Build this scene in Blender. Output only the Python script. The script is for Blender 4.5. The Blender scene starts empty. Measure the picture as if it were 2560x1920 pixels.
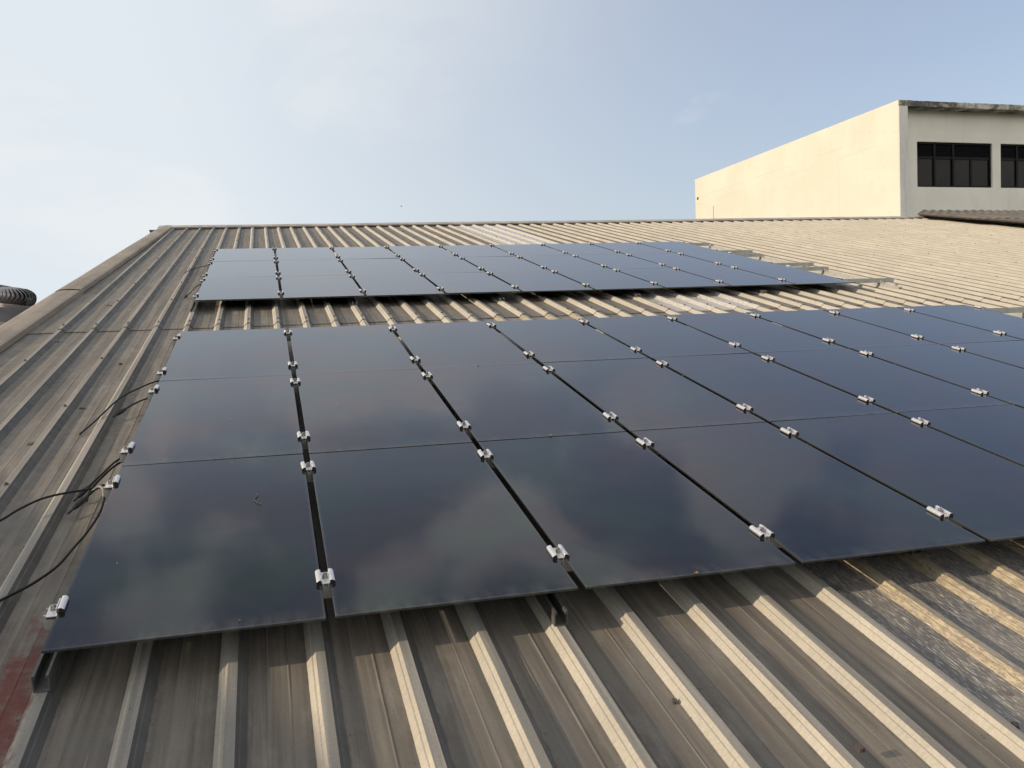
import bpy, bmesh, math, random
from mathutils import Vector, Matrix, noise
R = math.radians
rnd = random.Random(7)
sc = bpy.context.scene
col = sc.collection

# ------------------------------------------------------------------ camera
PITCH = R(12)
RW = ((0.963682, -0.264559, -0.03641), (-0.049135, -0.041642, -0.997924), (0.262494, 0.96347, -0.053129))
CAM = Vector((0.505697, -2.063871, 0.635181))
cd = bpy.data.cameras.new('camera'); cam = bpy.data.objects.new('camera', cd); col.objects.link(cam)
m = Matrix.Identity(4)
for i in range(3):
    m[i][0] = RW[0][i]; m[i][1] = -RW[1][i]; m[i][2] = -RW[2][i]; m[i][3] = CAM[i]
cam.matrix_world = m
cd.sensor_width = 36; cd.lens = 36 * 2201.64 / 2560; cd.clip_start = 0.05; cd.clip_end = 3000
sc.camera = cam

# ------------------------------------------------------------------ world, sun, exposure
SUN_TO = Vector((-0.938, -0.082, 0.335)).normalized()
SUN_EL = math.asin(SUN_TO.z); SUN_AZ = math.atan2(SUN_TO.x, SUN_TO.y)
sc.view_settings.view_transform = 'Standard'; sc.view_settings.look = 'None'
sc.view_settings.exposure = 0.0; sc.view_settings.gamma = 1.0
sd = bpy.data.lights.new('sun', 'SUN'); sd.energy = 4.5; sd.angle = R(0.5); sd.color = (1.0, 0.80, 0.57)
so = bpy.data.objects.new('sun', sd); col.objects.link(so)
so.rotation_euler = (-SUN_TO).to_track_quat('-Z', 'Y').to_euler(); so.location = (-20, 0, 20)


class NT:
    """small helper to write node trees"""
    def __init__(s, tree):
        s.t = tree; s.t.nodes.clear()
    def n(s, typ, **kw):
        nd = s.t.nodes.new(typ)
        for k, v in kw.items():
            if k.startswith('_'):
                setattr(nd, k[1:], v)
            else:
                key = int(k[1:]) if k[0] == 'i' and k[1:].isdigit() else k.replace('__', ' ')
                if hasattr(v, 'is_output'): s.t.links.new(v, nd.inputs[key])
                else: nd.inputs[key].default_value = v
        return nd
    def math(s, op, a, b=0.0, c=0.0, clamp=False):
        nd = s.n('ShaderNodeMath', _operation=op, _use_clamp=clamp)
        for i, v in enumerate((a, b, c)):
            if hasattr(v, 'is_output'): s.t.links.new(v, nd.inputs[i])
            else: nd.inputs[i].default_value = v
        return nd.outputs[0]
    def mix(s, f, a, b, mode='MIX'):
        nd = s.n('ShaderNodeMix', _data_type='RGBA', _blend_type=mode)
        for k, v in ((0, f), (6, a), (7, b)):
            if hasattr(v, 'is_output'): s.t.links.new(v, nd.inputs[k])
            else: nd.inputs[k].default_value = v if k == 0 else (tuple(v) + (1.0,))[:4]
        return nd.outputs[2]
    def ramp(s, f, a, b, lo=0.0, hi=1.0):
        nd = s.n('ShaderNodeMapRange', _interpolation_type='SMOOTHSTEP')
        s.t.links.new(f, nd.inputs[0])
        for i, v in ((1, a), (2, b), (3, lo), (4, hi)): nd.inputs[i].default_value = v
        return nd.outputs[0]
    def noise(s, vec, scale, detail=4, rough=0.55, dist=0.0):
        return s.n('ShaderNodeTexNoise', Vector=vec, Scale=scale, Detail=detail, Roughness=rough, Distortion=dist).outputs[0]
    def scale(s, vec, xyz, loc=(0, 0, 0), rot=(0, 0, 0)):
        return s.n('ShaderNodeMapping', Vector=vec, Scale=xyz, Location=loc, Rotation=rot).outputs[0]
    def bump(s, h, strength, dist=0.01):
        return s.n('ShaderNodeBump', Height=h, Strength=strength, Distance=dist).outputs[0]


w = bpy.data.worlds.new('World'); sc.world = w; w.use_nodes = True
N = NT(w.node_tree)
sky = N.n('ShaderNodeTexSky', _sky_type='NISHITA', _sun_disc=False, _sun_elevation=SUN_EL, _sun_rotation=SUN_AZ,
          _altitude=50, _air_density=1.0, _dust_density=2.2, _ozone_density=2.0)
g = N.n('ShaderNodeTexCoord').outputs['Generated']
sep = N.n('ShaderNodeSeparateXYZ', Vector=g)
sx, sy, sz = sep.outputs
SKY_K = 0.15
# thin bright haze and cloud, brighter towards the sun; measured in the same units as the sky texture
sund = N.n('ShaderNodeVectorMath', _operation='DOT_PRODUCT', i0=g, i1=tuple(SUN_TO)).outputs['Value']
low = N.math('POWER', N.math('SUBTRACT', 1.0, N.math('MAXIMUM', sz, 0.0)), 4.2)
sunside = N.ramp(sund, -0.60, 0.26)
high = N.ramp(sz, .36, .66, 1.0, .20)
hz = N.math('MULTIPLY', sunside, N.math('MULTIPLY', high, .96))
hz = N.math('ADD', hz, N.math('MULTIPLY', low, N.ramp(sy, -.3, .1, .05, 0.44)), clamp=True)
base = N.mix(N.ramp(sz, .35, .6, .26, .03), sky.outputs[0], (4.6, 4.5, 5.3))
base = N.mix(N.math('MULTIPLY', N.ramp(sz, .42, .62, 0.0, .55), N.ramp(sund, -.55, -.1)), base, (2.5, 2.65, 2.7))
skyc = N.mix(hz, base, (5.05, 5.48, 5.85))
# soft cloud bank on the sun side, and patches higher up that the glass reflects
n1 = N.noise(N.scale(g, (1.5, 1.5, 4.5), (0.35, 0.1, 0.2)), 1.7, 6, 0.52, 0.35)
n2 = N.noise(N.scale(g, (2.2, 2.2, 5.0), (4.2, 1.7, 0.4)), 3.4, 5, 0.55, 0.3)
n3 = N.noise(N.scale(g, (1.6, 1.6, 2.6), (1.2, 3.3, 0.9)), 3.1, 5, 0.52, 0.4)
bank = N.math('MULTIPLY', N.ramp(n1, 0.43, 0.62), N.ramp(sund, -0.36, 0.1))
skyc = N.mix(N.math('MULTIPLY', bank, 0.42), skyc, (6.0, 6.0, 5.92))
puff = N.math('MULTIPLY', N.ramp(n2, 0.64, 0.80), 0.16)
patch = N.math('MULTIPLY', N.math('MULTIPLY', N.ramp(n3, 0.45, 0.54), N.ramp(sz, .38, .52)), N.ramp(sund, -.62, -.05, .14, .78))
skyc = N.mix(puff, skyc, (6.2, 6.15, 6.1))
skyc = N.mix(patch, skyc, (7.0, 6.5, 6.0))
# bright band added to the sky behind the camera to fill shaded faces
back = N.math('MULTIPLY', N.math('MULTIPLY', N.ramp(sy, -.05, -.55), N.math('MULTIPLY', N.ramp(sz, .08, .14), N.ramp(sz, .54, .34))), N.ramp(N.noise(g, 2.4, 6, .55), .25, .5, .55, 1.0))
skyc = N.mix(back, skyc, (10.6, 10.3, 9.7))
bg = N.n('ShaderNodeBackground', Color=skyc, Strength=SKY_K)
out = N.n('ShaderNodeOutputWorld', Surface=bg.outputs[0])

# ------------------------------------------------------------------ roof surface: u along the ridge, v up the slope, n off the roof
CP, SP = math.cos(PITCH), math.sin(PITCH)
def tw(u, v): return 0.000838 * u * v - 0.000075 * v * v + 0.000104 * u * u
def P(u, v, n):
    n += tw(u, v)
    return Vector((u, v * CP - n * SP, v * SP + n * CP))
def frame(u, v, n):
    o = P(u, v, n); x = (P(u + .01, v, n) - o).normalized(); y = (P(u, v + .01, n) - o)
    z = x.cross(y).normalized(); y = z.cross(x)
    M = Matrix.Identity(4)
    for i in range(3): M[i][0] = x[i]; M[i][1] = y[i]; M[i][2] = z[i]; M[i][3] = o[i]
    return M
def span(a, b):
    """frame at a with local X towards b"""
    x = (b - a).normalized(); zr = Vector((0, -SP, CP)); y = zr.cross(x).normalized(); z = x.cross(y)
    M = Matrix.Identity(4)
    for i in range(3): M[i][0] = x[i]; M[i][1] = y[i]; M[i][2] = z[i]; M[i][3] = a[i]
    return M

# ------------------------------------------------------------------ mesh helpers
def link(name, me, mat=None, parent=None, M=None):
    o = bpy.data.objects.new(name, me); col.objects.link(o)
    if mat is not None and me is not None and not me.materials:
        me.materials.append(mat)
    if parent is not None: o.parent = parent
    if M is not None: o.matrix_local = M
    return o
def tag(o, label=None, cat=None, group=None, kind=None):
    if label: o['label'] = label
    if cat: o['category'] = cat
    if group: o['group'] = group
    if kind: o['kind'] = kind
    return o
def empty(name, M=None, parent=None):
    return link(name, None, None, parent, M)
def mesh(name, verts, faces, smooth=False):
    me = bpy.data.meshes.new(name); me.from_pydata([tuple(v) for v in verts], [], faces); me.update()
    if smooth:
        for p in me.polygons: p.use_smooth = True
    return me
class MB:
    def __init__(s): s.v = []; s.f = []
    def add(s, vs, fs):
        b = len(s.v); s.v += [Vector(x) for x in vs]; s.f += [tuple(i + b for i in f) for f in fs]
    def box(s, a, b):
        x0, y0, z0 = a; x1, y1, z1 = b
        s.add([(x0, y0, z0), (x1, y0, z0), (x1, y1, z0), (x0, y1, z0), (x0, y0, z1), (x1, y0, z1), (x1, y1, z1), (x0, y1, z1)],
              [(0, 3, 2, 1), (4, 5, 6, 7), (0, 1, 5, 4), (1, 2, 6, 5), (2, 3, 7, 6), (3, 0, 4, 7)])
    def extrude_y(s, prof, y0, y1):
        n = len(prof)
        s.add([(x, y0, z) for x, z in prof] + [(x, y1, z) for x, z in prof],
              [(i, (i + 1) % n, (i + 1) % n + n, i + n) for i in range(n)] + [tuple(range(n - 1, -1, -1)), tuple(range(n, 2 * n))])
    def extrude_x(s, prof, x0, x1):
        n = len(prof)
        s.add([(x0, y, z) for y, z in prof] + [(x1, y, z) for y, z in prof],
              [(i, i + n, (i + 1) % n + n, (i + 1) % n) for i in range(n)] + [tuple(range(n)), tuple(range(2 * n - 1, n - 1, -1))])
    def cyl(s, c, r, h, n=12, r2=None, ax=(0, 0, 1)):
        q = Vector((0, 0, 1)).rotation_difference(Vector(ax)); c = Vector(c); r2 = r if r2 is None else r2
        vs = []
        for z, rr in ((0, r), (h, r2)):
            for i in range(n):
                a = 2 * math.pi * i / n
                vs.append(c + q @ Vector((rr * math.cos(a), rr * math.sin(a), z)))
        s.add(vs, [(i, (i + 1) % n, (i + 1) % n + n, i + n) for i in range(n)] + [tuple(range(n - 1, -1, -1)), tuple(range(n, 2 * n))])
    def tube(s, pts, r, n=8):
        pts = [Vector(p) for p in pts]; rings = []
        up = Vector((0.1, 0.3, 1)).normalized()
        for i, p in enumerate(pts):
            t = (pts[min(i + 1, len(pts) - 1)] - pts[max(i - 1, 0)]).normalized()
            a = t.cross(up).normalized(); b = a.cross(t)
            rings.append([p + r * (math.cos(2 * math.pi * k / n) * a + math.sin(2 * math.pi * k / n) * b) for k in range(n)])
        vs = [x for rg in rings for x in rg]; fs = []
        for i in range(len(pts) - 1):
            for k in range(n):
                k2 = (k + 1) % n
                fs.append((i * n + k, i * n + k2, (i + 1) * n + k2, (i + 1) * n + k))
        fs += [tuple(range(n - 1, -1, -1)), tuple(range((len(pts) - 1) * n, len(pts) * n))]
        s.add(vs, fs)
    def mesh(s, name, smooth=False, bevel=0):
        me = mesh(name, s.v, s.f, smooth)
        bm = bmesh.new(); bm.from_mesh(me)
        bmesh.ops.recalc_face_normals(bm, faces=bm.faces)
        if bevel:
            bmesh.ops.bevel(bm, geom=[e for e in bm.edges if len(e.link_faces) == 2 and e.calc_face_angle(0) > 0.5], offset=bevel, segments=1, affect='EDGES')
        bm.to_mesh(me); bm.free()
        return me
def catmull(pts, k=6):
    pts = [Vector(p) for p in pts]; q = [2 * pts[0] - pts[1]] + pts + [2 * pts[-1] - pts[-2]]; r = []
    for i in range(1, len(q) - 2):
        for j in range(k):
            t = j / k; a, b, c, d = q[i - 1], q[i], q[i + 1], q[i + 2]
            r.append(0.5 * ((2 * b) + (c - a) * t + (2 * a - 5 * b + 4 * c - d) * t * t + (3 * b - a - 3 * c + d) * t ** 3))
    return r + [pts[-1]]

# ------------------------------------------------------------------ materials
def mat(name):
    mt = bpy.data.materials.new(name); mt.use_nodes = True
    n = NT(mt.node_tree); p = n.n('ShaderNodeBsdfPrincipled'); n.n('ShaderNodeOutputMaterial', Surface=p.outputs[0])
    return mt, n, p
def setp(n, p, **kw):
    for k, v in kw.items():
        k = k.replace('__', ' ')
        if hasattr(v, 'is_output'): n.t.links.new(v, p.inputs[k])
        else: p.inputs[k].default_value = v if not isinstance(v, tuple) or len(v) == 4 else v + (1.0,)
def simple(name, c, rough=0.6, metal=0.0, var=0.15, scale=30.0, bump=0.0):
    mt, n, p = mat(name)
    o = n.n('ShaderNodeTexCoord').outputs['Object']
    nz = n.noise(o, scale, 4)
    c2 = tuple(x * (1 - var) for x in c); c3 = tuple(min(1, x * (1 + var)) for x in c)
    setp(n, p, Base__Color=n.mix(n.ramp(nz, .3, .7), c2, c3), Roughness=rough, Metallic=metal)
    if bump: setp(n, p, Normal=n.bump(nz, bump, 0.002))
    return mt

# painted, weathered roofing sheet; UV = (rib number, metres up the slope); zone: 0 pan, 1 web, 0.6 rib top
def roof_material():
    mt, n, p = mat('weathered_sheet')
    uv = n.n('ShaderNodeUVMap', _uv_map='UVMap').outputs[0]
    zone = n.n('ShaderNodeAttribute', _attribute_name='zone').outputs['Fac']
    s = n.n('ShaderNodeSeparateXYZ', Vector=uv); U, V = s.outputs[0], s.outputs[1]
    metres = n.scale(uv, (0.193, 1, 1))
    streak = n.noise(n.scale(uv, (4.0, 0.45, 1)), 2.0, 4, 0.6)
    fine = n.noise(n.scale(uv, (38.0, 1.2, 1)), 2.0, 3, 0.6)
    blot = n.noise(metres, 3.1, 6, 0.62)
    grain = n.noise(metres, 120.0, 3, 0.7)
    mid = n.noise(metres, 22.0, 5, 0.65)
    pan = n.mix(n.ramp(streak, .35, .68), (.106, .095, .082), (.186, .165, .139))
    pan = n.mix(n.math('MULTIPLY', n.ramp(blot, .42, .7), .55), pan, (.132, .130, .120))
    pan = n.mix(n.math('MULTIPLY', n.ramp(fine, .62, .80), .28), pan, (.30, .27, .225))
    pan = n.mix(n.math('MULTIPLY', n.ramp(n.noise(n.scale(uv, (1.2, 1.6, 1)), 2.2, 6, .65), .48, .72), .42), pan, (.27, .252, .222))
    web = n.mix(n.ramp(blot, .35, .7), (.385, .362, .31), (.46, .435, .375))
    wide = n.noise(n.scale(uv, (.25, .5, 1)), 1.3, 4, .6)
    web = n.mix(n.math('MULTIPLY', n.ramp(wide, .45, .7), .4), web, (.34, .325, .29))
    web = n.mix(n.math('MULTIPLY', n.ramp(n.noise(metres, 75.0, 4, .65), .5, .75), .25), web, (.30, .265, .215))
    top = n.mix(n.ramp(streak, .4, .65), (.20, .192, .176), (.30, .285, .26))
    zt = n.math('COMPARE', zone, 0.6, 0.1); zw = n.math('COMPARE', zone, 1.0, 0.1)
    shade_web = n.mix(n.ramp(blot, .35, .7), (.070, .071, .072), (.115, .114, .110))  # webs turned from the sun: their shade is put into the colour
    c = n.mix(zt, pan, top); c = n.mix(n.math('COMPARE', zone, 0.3, 0.1), c, shade_web); c = n.mix(zw, c, web)
    # grime gathered along the foot of each rib
    fr = n.math('ABSOLUTE', n.math('SUBTRACT', n.math('FRACT', U), 0.5))   # 0.5 at a rib, 0 in mid pan
    edge = n.math('MULTIPLY', n.ramp(n.math('ADD', fr, n.math('MULTIPLY', n.math('SUBTRACT', mid, .5), .10)), .315, .345), n.ramp(fr, .345, .335))
    c = n.mix(n.math('MULTIPLY', edge, .55), c, (.055, .047, .04))
    # long pale scratches and beads
    for pos, wd, a in ((.135, .012, .38), (.37, .010, .3)):
        d = n.math('ABSOLUTE', n.math('SUBTRACT', n.math('FRACT', U), .5 + (.26 - pos)))
        ln = n.math('MULTIPLY', n.ramp(d, wd, wd * .3), n.ramp(n.noise(n.scale(uv, (3, 1.1, 1), (pos * 40, 0, 0)), 2.0, 4), .42, .62))
        c = n.mix(n.math('MULTIPLY', ln, n.math('MULTIPLY', a, n.math('SUBTRACT', 1.0, zone))), c, (.36, .33, .29))
    # specks and spatters
    vo = n.n('ShaderNodeTexVoronoi', Vector=metres, Scale=26.0, Randomness=1.0)
    sp = n.math('MULTIPLY', n.ramp(vo.outputs['Distance'], .09, .05), n.math('GREATER_THAN', n.n('ShaderNodeSeparateColor', Color=vo.outputs['Color']).outputs[0], .86))
    c = n.mix(n.math('MULTIPLY', sp, .8), c, (.05, .043, .037))
    # rust-red primer spilt in one pan near the eave corner
    ru = n.math('DIVIDE', n.math('SUBTRACT', U, 3.62), .36); rv = n.math('DIVIDE', n.math('SUBTRACT', V, -.13), .55)
    rr = n.math('ADD', n.math('MULTIPLY', ru, ru), n.math('MULTIPLY', rv, rv))
    rn = n.noise(n.scale(uv, (1.1, 4.5, 1)), 4.0, 5, 0.65)
    rm = n.ramp(n.math('ADD', rr, n.math('MULTIPLY', n.math('SUBTRACT', rn, .5), 3.4)), .95, .0)
    c = n.mix(n.math('MULTIPLY', rm, .85), c, (.125, .019, .013))
    r2 = n.math('ADD', n.math('POWER', n.math('DIVIDE', n.math('SUBTRACT', U, 3.72), .07), 2.0), n.math('POWER', n.math('DIVIDE', n.math('SUBTRACT', V, 1.27), .05), 2.0))
    c = n.mix(n.math('MULTIPLY', n.ramp(n.math('ADD', r2, n.math('MULTIPLY', rn, 1.2)), 1.5, .6), .7), c, (.20, .035, .02))
    c = n.mix(n.math('MULTIPLY', n.ramp(grain, .25, .75), .22), c, (.07, .066, .06))
    setp(n, p, Base__Color=c, Roughness=n.ramp(mid, .3, .7, .50, .68), Specular__IOR__Level=.30,
         Normal=n.bump(n.math('ADD', n.math('MULTIPLY', grain, .35), mid), .09, .003))
    return mt
M_ROOF = roof_material()

def fibreglass_material(name, k):
    mt, n, p = mat(name)
    L = lambda *c: tuple(x + (.55 - x) * k for x in c)
    uv = n.n('ShaderNodeUVMap', _uv_map='UVMap').outputs[0]
    metres = n.scale(uv, (0.193, 1, 1))
    zone = n.n('ShaderNodeAttribute', _attribute_name='zone').outputs['Fac']
    blot = n.noise(metres, 4.0, 5, .6)
    f = None
    for rot, off in ((.5, 0), (-.35, 3), (1.25, 7)):
        a = n.noise(n.scale(metres, (125, 12, 1), (off, 0, 0), (0, 0, rot)), 2.0, 3, .55)
        a = n.ramp(a, .56, .68)
        f = a if f is None else n.math('MAXIMUM', f, a)
    c = n.mix(n.ramp(blot, .35, .68), L(.085, .085, .088), L(.165, .154, .140))
    c = n.mix(n.math('MULTIPLY', zone, .85), c, n.mix(n.ramp(n.noise(metres, 30.0, 4, .7), .35, .7), L(.33, .27, .175), L(.45, .38, .26)))
    c = n.mix(n.math('MULTIPLY', f, n.math('SUBTRACT', .72, n.math('MULTIPLY', zone, .36))), c, (.70, .68, .63))
    dirt = n.noise(metres, 13.0, 5, .7)
    c = n.mix(n.math('MULTIPLY', n.ramp(dirt, .60, .72), .8), c, (.05, .035, .026))
    setp(n, p, Base__Color=c, Roughness=n.math('SUBTRACT', .5, n.math('MULTIPLY', f, .28)), Specular__IOR__Level=.9,
         Normal=n.bump(n.math('ADD', f, n.math('MULTIPLY', n.noise(metres, 150.0, 3, .7), .6)), .95, .004))
    return mt
M_SKYL = fibreglass_material('fibreglass_skylight', 0.0)
M_SKYL2 = fibreglass_material('sheen_pale_fibreglass_skylight', 0.65)  # paler copy: whitish low-angle gloss put into the base colour

def glass_material():
    mt, n, p = mat('thin_film_glass')
    tc = n.n('ShaderNodeTexCoord'); o = tc.outputs['Object']
    rid = n.n('ShaderNodeObjectInfo').outputs['Random']
    vec = n.n('ShaderNodeVectorMath', _operation='ADD', i0=o, i1=n.n('ShaderNodeCombineXYZ', X=n.math('MULTIPLY', rid, 37.0), Y=n.math('MULTIPLY', rid, 11.0)).outputs[0]).outputs[0]
    s = n.n('ShaderNodeSeparateXYZ', Vector=o)
    dx = n.math('SUBTRACT', .3, n.math('ABSOLUTE', n.math('SUBTRACT', s.outputs[0], .3)))
    dy = n.math('SUBTRACT', .591, n.math('ABSOLUTE', n.math('SUBTRACT', s.outputs[1], .591)))
    dd = n.math('MINIMUM', dx, dy)
    big = n.noise(vec, 1.8, 3, .5)
    c = n.mix(n.ramp(big, .35, .65), (.0040, .0052, .0066), (.0066, .0054, .0074))
    border = n.math('MULTIPLY', n.ramp(n.math('ADD', dd, n.math('MULTIPLY', n.math('SUBTRACT', n.noise(vec, 40.0, 3), .5), .008)), .010, .0), .22)
    c = n.mix(border, c, (.105, .118, .125))
    dust = n.math('ADD', .006, n.math('MULTIPLY', n.ramp(n.noise(vec, 5.0, 6, .65), .35, .8), .014))
    c = n.mix(dust, c, (.40, .37, .33))
    foot = n.math('MULTIPLY', n.ramp(s.outputs[1], .075, .0), n.ramp(n.noise(n.scale(vec, (1, .35, 1)), 28.0, 5, .65), .38, .7, .1, 1.0))
    run = n.math('MULTIPLY', n.ramp(n.noise(n.scale(vec, (1, .06, 1)), 22.0, 4, .6), .58, .78), .011)
    c = n.mix(n.math('ADD', n.math('MULTIPLY', foot, .07), run), c, (.42, .39, .34))
    vo = n.n('ShaderNodeTexVoronoi', Vector=vec, Scale=15.0, Randomness=1.0)
    sel = n.n('ShaderNodeSeparateColor', Color=vo.outputs['Color'])
    sp = n.math('MULTIPLY', n.ramp(vo.outputs['Distance'], .035, .02), n.math('GREATER_THAN', sel.outputs[0], .90))
    c = n.mix(sp, c, (.5, .48, .42))
    sp2 = n.math('MULTIPLY', n.ramp(vo.outputs['Distance'], .04, .025), n.math('LESS_THAN', sel.outputs[1], .05))
    c = n.mix(sp2, c, (.02, .017, .014))
    setp(n, p, Base__Color=c, Roughness=n.math('ADD', n.ramp(n.noise(vec, 7.0, 5, .6), .3, .8, .05, .12), n.math('MULTIPLY', n.math('MAXIMUM', sp, border), .35)), IOR=1.48, Specular__Tint=(.95, .98, .99, 1.0),
         Thin__Film__Thickness=n.ramp(n.noise(vec, 2.2, 3, .5), .3, .7, 370, 440), Thin__Film__IOR=1.43,
         Normal=n.bump(n.noise(vec, 3.0, 2, .4), .015, .01))
    return mt
M_GLASS = glass_material()

def metal_mat(name, c, rough, var, sc_, metal=1.0, stain=0.0):
    mt, n, p = mat(name)
    o = n.n('ShaderNodeTexCoord').outputs['Object']
    a = n.noise(o, sc_, 4, .6); b = n.noise(o, sc_ * 6, 3, .6)
    cc = n.mix(n.ramp(a, .3, .7), tuple(x * (1 - var) for x in c), c)
    if stain: cc = n.mix(n.math('MULTIPLY', n.ramp(b, .55, .75), stain), cc, (.17, .15, .12))
    setp(n, p, Base__Color=cc, Metallic=metal, Roughness=n.ramp(b, .3, .7, rough * .8, rough * 1.25))
    return mt
M_ALU = metal_mat('aluminium', (.74, .745, .77), .40, .10, 40, .75)
M_GALV = metal_mat('galvanised_steel', (.50, .52, .50), .5, .25, 14, .4, .15)
M_GALV_SHADE = metal_mat('shaded_galvanised_steel', (.15, .155, .152), .5, .35, 14, .5, .2)  # darker copy of the galvanised steel, with shade put into its colour
M_STEEL = metal_mat('stainless_bolt', (.36, .35, .335), .35, .2, 60)
M_RUBBER = simple('black_rubber', (.014, .014, .015), .55)
M_CABLE = simple('black_cable', (.009, .009, .010), .55)
M_CABLE.node_tree.nodes['Principled BSDF'].inputs['Specular IOR Level'].default_value = .25
M_DARKMET = metal_mat('aged_ventilator_metal', (.40, .39, .40), .36, .4, 9, .8, .4)
M_SCREW = simple('rusty_screw', (.075, .06, .05), .7)
M_FLASH = None

def flashing_material(name, base, dark):
    mt, n, p = mat(name)
    o = n.n('ShaderNodeTexCoord').outputs['Object']
    a = n.noise(n.scale(o, (1, .3, 1)), 4.0, 6, .65); b = n.noise(o, 24.0, 5, .65); g2 = n.noise(o, 140.0, 2)
    c = n.mix(n.ramp(a, .35, .68), dark, base)
    c = n.mix(n.math('MULTIPLY', n.ramp(b, .55, .75), .4), c, tuple(x * .7 for x in dark))
    c = n.mix(n.math('MULTIPLY', g2, .2), c, (.1, .09, .08))
    setp(n, p, Base__Color=c, Roughness=.62, Specular__IOR__Level=.35, Normal=n.bump(b, .1, .003))
    return mt
M_FLASH = flashing_material('weathered_flashing', (.30, .26, .215), (.20, .175, .148))
M_RIDGE = flashing_material('grey_ridge_cap', (.42, .40, .38), (.30, .285, .27))

# ------------------------------------------------------------------ the factory roof we stand on
PITCHU = 0.1955
V_RIDGE = 12.2
def rib_u(k, v): return -0.785 + k * PITCHU - 0.0006 * max(v, -1) * min(k, 20)
def verge_in(v): return -0.948 + 0.0225 * (v - 5.83)
PAN, RIB = -0.112, 0.025
# (offset from rib centre, height, zone of the face that starts here)
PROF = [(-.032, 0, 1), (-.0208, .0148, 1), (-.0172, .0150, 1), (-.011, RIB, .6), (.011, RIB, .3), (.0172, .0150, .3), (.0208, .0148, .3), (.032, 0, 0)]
BEAD = [(.070, 0, 0), (.0735, .0016, 0), (.077, 0, 0), (.118, 0, 0), (.1215, .0016, 0), (.125, 0, 0)]
def sheet(name, k0, k1, v0, v1, dn, material, parent, left_edge=False, soft=False, lip=0.0):
    """one run of ribbed sheeting from just right of rib k0-1 to the foot of rib k1"""
    cols = []
    if left_edge: cols.append((None, 0, 0, 0))
    else: cols.append((k0 - 1, .0325, 0, 0))
    for k in range(k0, k1 + 1):
        for s, h, z in PROF: cols.append((k, s, h, z))
        if k < k1:
            for s, h, z in BEAD: cols.append((k, s, h, z))
    rows = [v0]; v = v0
    while v < v1 - .02:
        v = min(v + (.12 if v < 1 else .3 if v < 5 else .6), v1); rows.append(v)
    verts = []; uvs = []
    for r, v in enumerate(rows):
        for (k, s, h, z) in cols:
            if k is None: u = verge_in(v) - .12; uu = -1.0
            else: u = rib_u(k, v) + s; uu = k + s / PITCHU
            hh = h
            if h == 0 and k is not None: hh += .0022 * (noise.noise(Vector((u * 4, v * .9, 3.1))))
            if soft: hh = h * .92 + .002 * noise.noise(Vector((u * 9, v * 3, 1)))
            if h > .01 and k is not None: u += .0005 * noise.noise(Vector((k * 3.3, v * 1.1, 5)))
            if k == 9 and h > .012 and -.27 < v < -.1: hh -= .006 * max(0, 1 - abs(v + .19) / .09); u += .004 * max(0, 1 - abs(v + .19) / .09)
            verts.append(P(u, v, PAN + dn + hh)); uvs.append((uu, v))
    nc = len(cols); faces = []; zone = []
    for r in range(len(rows) - 1):
        for i in range(nc - 1):
            a = r * nc + i
            faces.append((a, a + 1, a + nc + 1, a + nc)); zone.append(cols[i][3])
    if lip:
        b = len(verts)
        for i, (k, s, h, z) in enumerate(cols):
            v = verts[i]; verts.append(v - Vector((0, -SP, CP)) * lip); uvs.append(uvs[i])
        for i in range(nc - 1):
            faces.append((b + i, b + i + 1, i + 1, i)); zone.append(0)
    me = mesh(name, verts, faces)
    ul = me.uv_layers.new(name='UVMap')
    for lp in me.loops: ul.data[lp.index].uv = uvs[lp.vertex_index]
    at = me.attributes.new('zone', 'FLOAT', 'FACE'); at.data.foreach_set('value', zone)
    return link(name, me, material, parent)

factory = empty('factory_roof')
tag(factory, 'weathered beige ribbed metal roof carrying both solar arrays', 'roof')
V_LAP = 4.22
# lower course
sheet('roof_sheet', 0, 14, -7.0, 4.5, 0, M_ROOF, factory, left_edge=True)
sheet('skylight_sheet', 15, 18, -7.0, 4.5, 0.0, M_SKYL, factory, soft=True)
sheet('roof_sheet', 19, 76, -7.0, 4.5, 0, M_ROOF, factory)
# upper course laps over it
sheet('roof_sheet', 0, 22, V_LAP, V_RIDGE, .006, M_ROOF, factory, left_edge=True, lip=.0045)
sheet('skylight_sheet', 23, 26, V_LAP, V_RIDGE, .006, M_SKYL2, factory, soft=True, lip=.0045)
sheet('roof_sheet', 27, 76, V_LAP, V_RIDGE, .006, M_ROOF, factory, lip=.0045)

def strip(name, sections, material, parent, thick=.0015):
    """loft of cross sections (lists of points)"""
    n = len(sections[0]); vs = [p for s in sections for p in s]; fs = []
    for r in range(len(sections) - 1):
        for i in range(n - 1):
            a = r * n + i; fs.append((a, a + 1, a + n + 1, a + n))
    me = mesh(name, vs, fs)
    o = link(name, me, material, parent)
    md = o.modifiers.new('thickness', 'SOLIDIFY'); md.thickness = thick; md.offset = 0
    return o
def verge_sections(v0, v1, wid, dn):
    S = []; nst = 24
    for i in range(nst + 1):
        v = v0 + (v1 - v0) * i / nst; a = verge_in(v); wob = .004 * noise.noise(Vector((v * .8, 2, 0)))
        S.append([P(a + du, v, dn + dz + wob) for du, dz in ((.004, -.108), (0, -.074), (-.02, -.070), (-wid * .45, -.066), (-wid * .72, -.070), (-wid * .88, -.082), (-wid * .97, -.104), (-wid, -.14), (-wid - .004, -.30))])
    return S
strip('verge_flashing', verge_sections(-7, 5.92, .215, 0), M_FLASH, factory)
strip('verge_flashing', verge_sections(5.84, 12.42, .205, .008), M_FLASH, factory)
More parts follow.
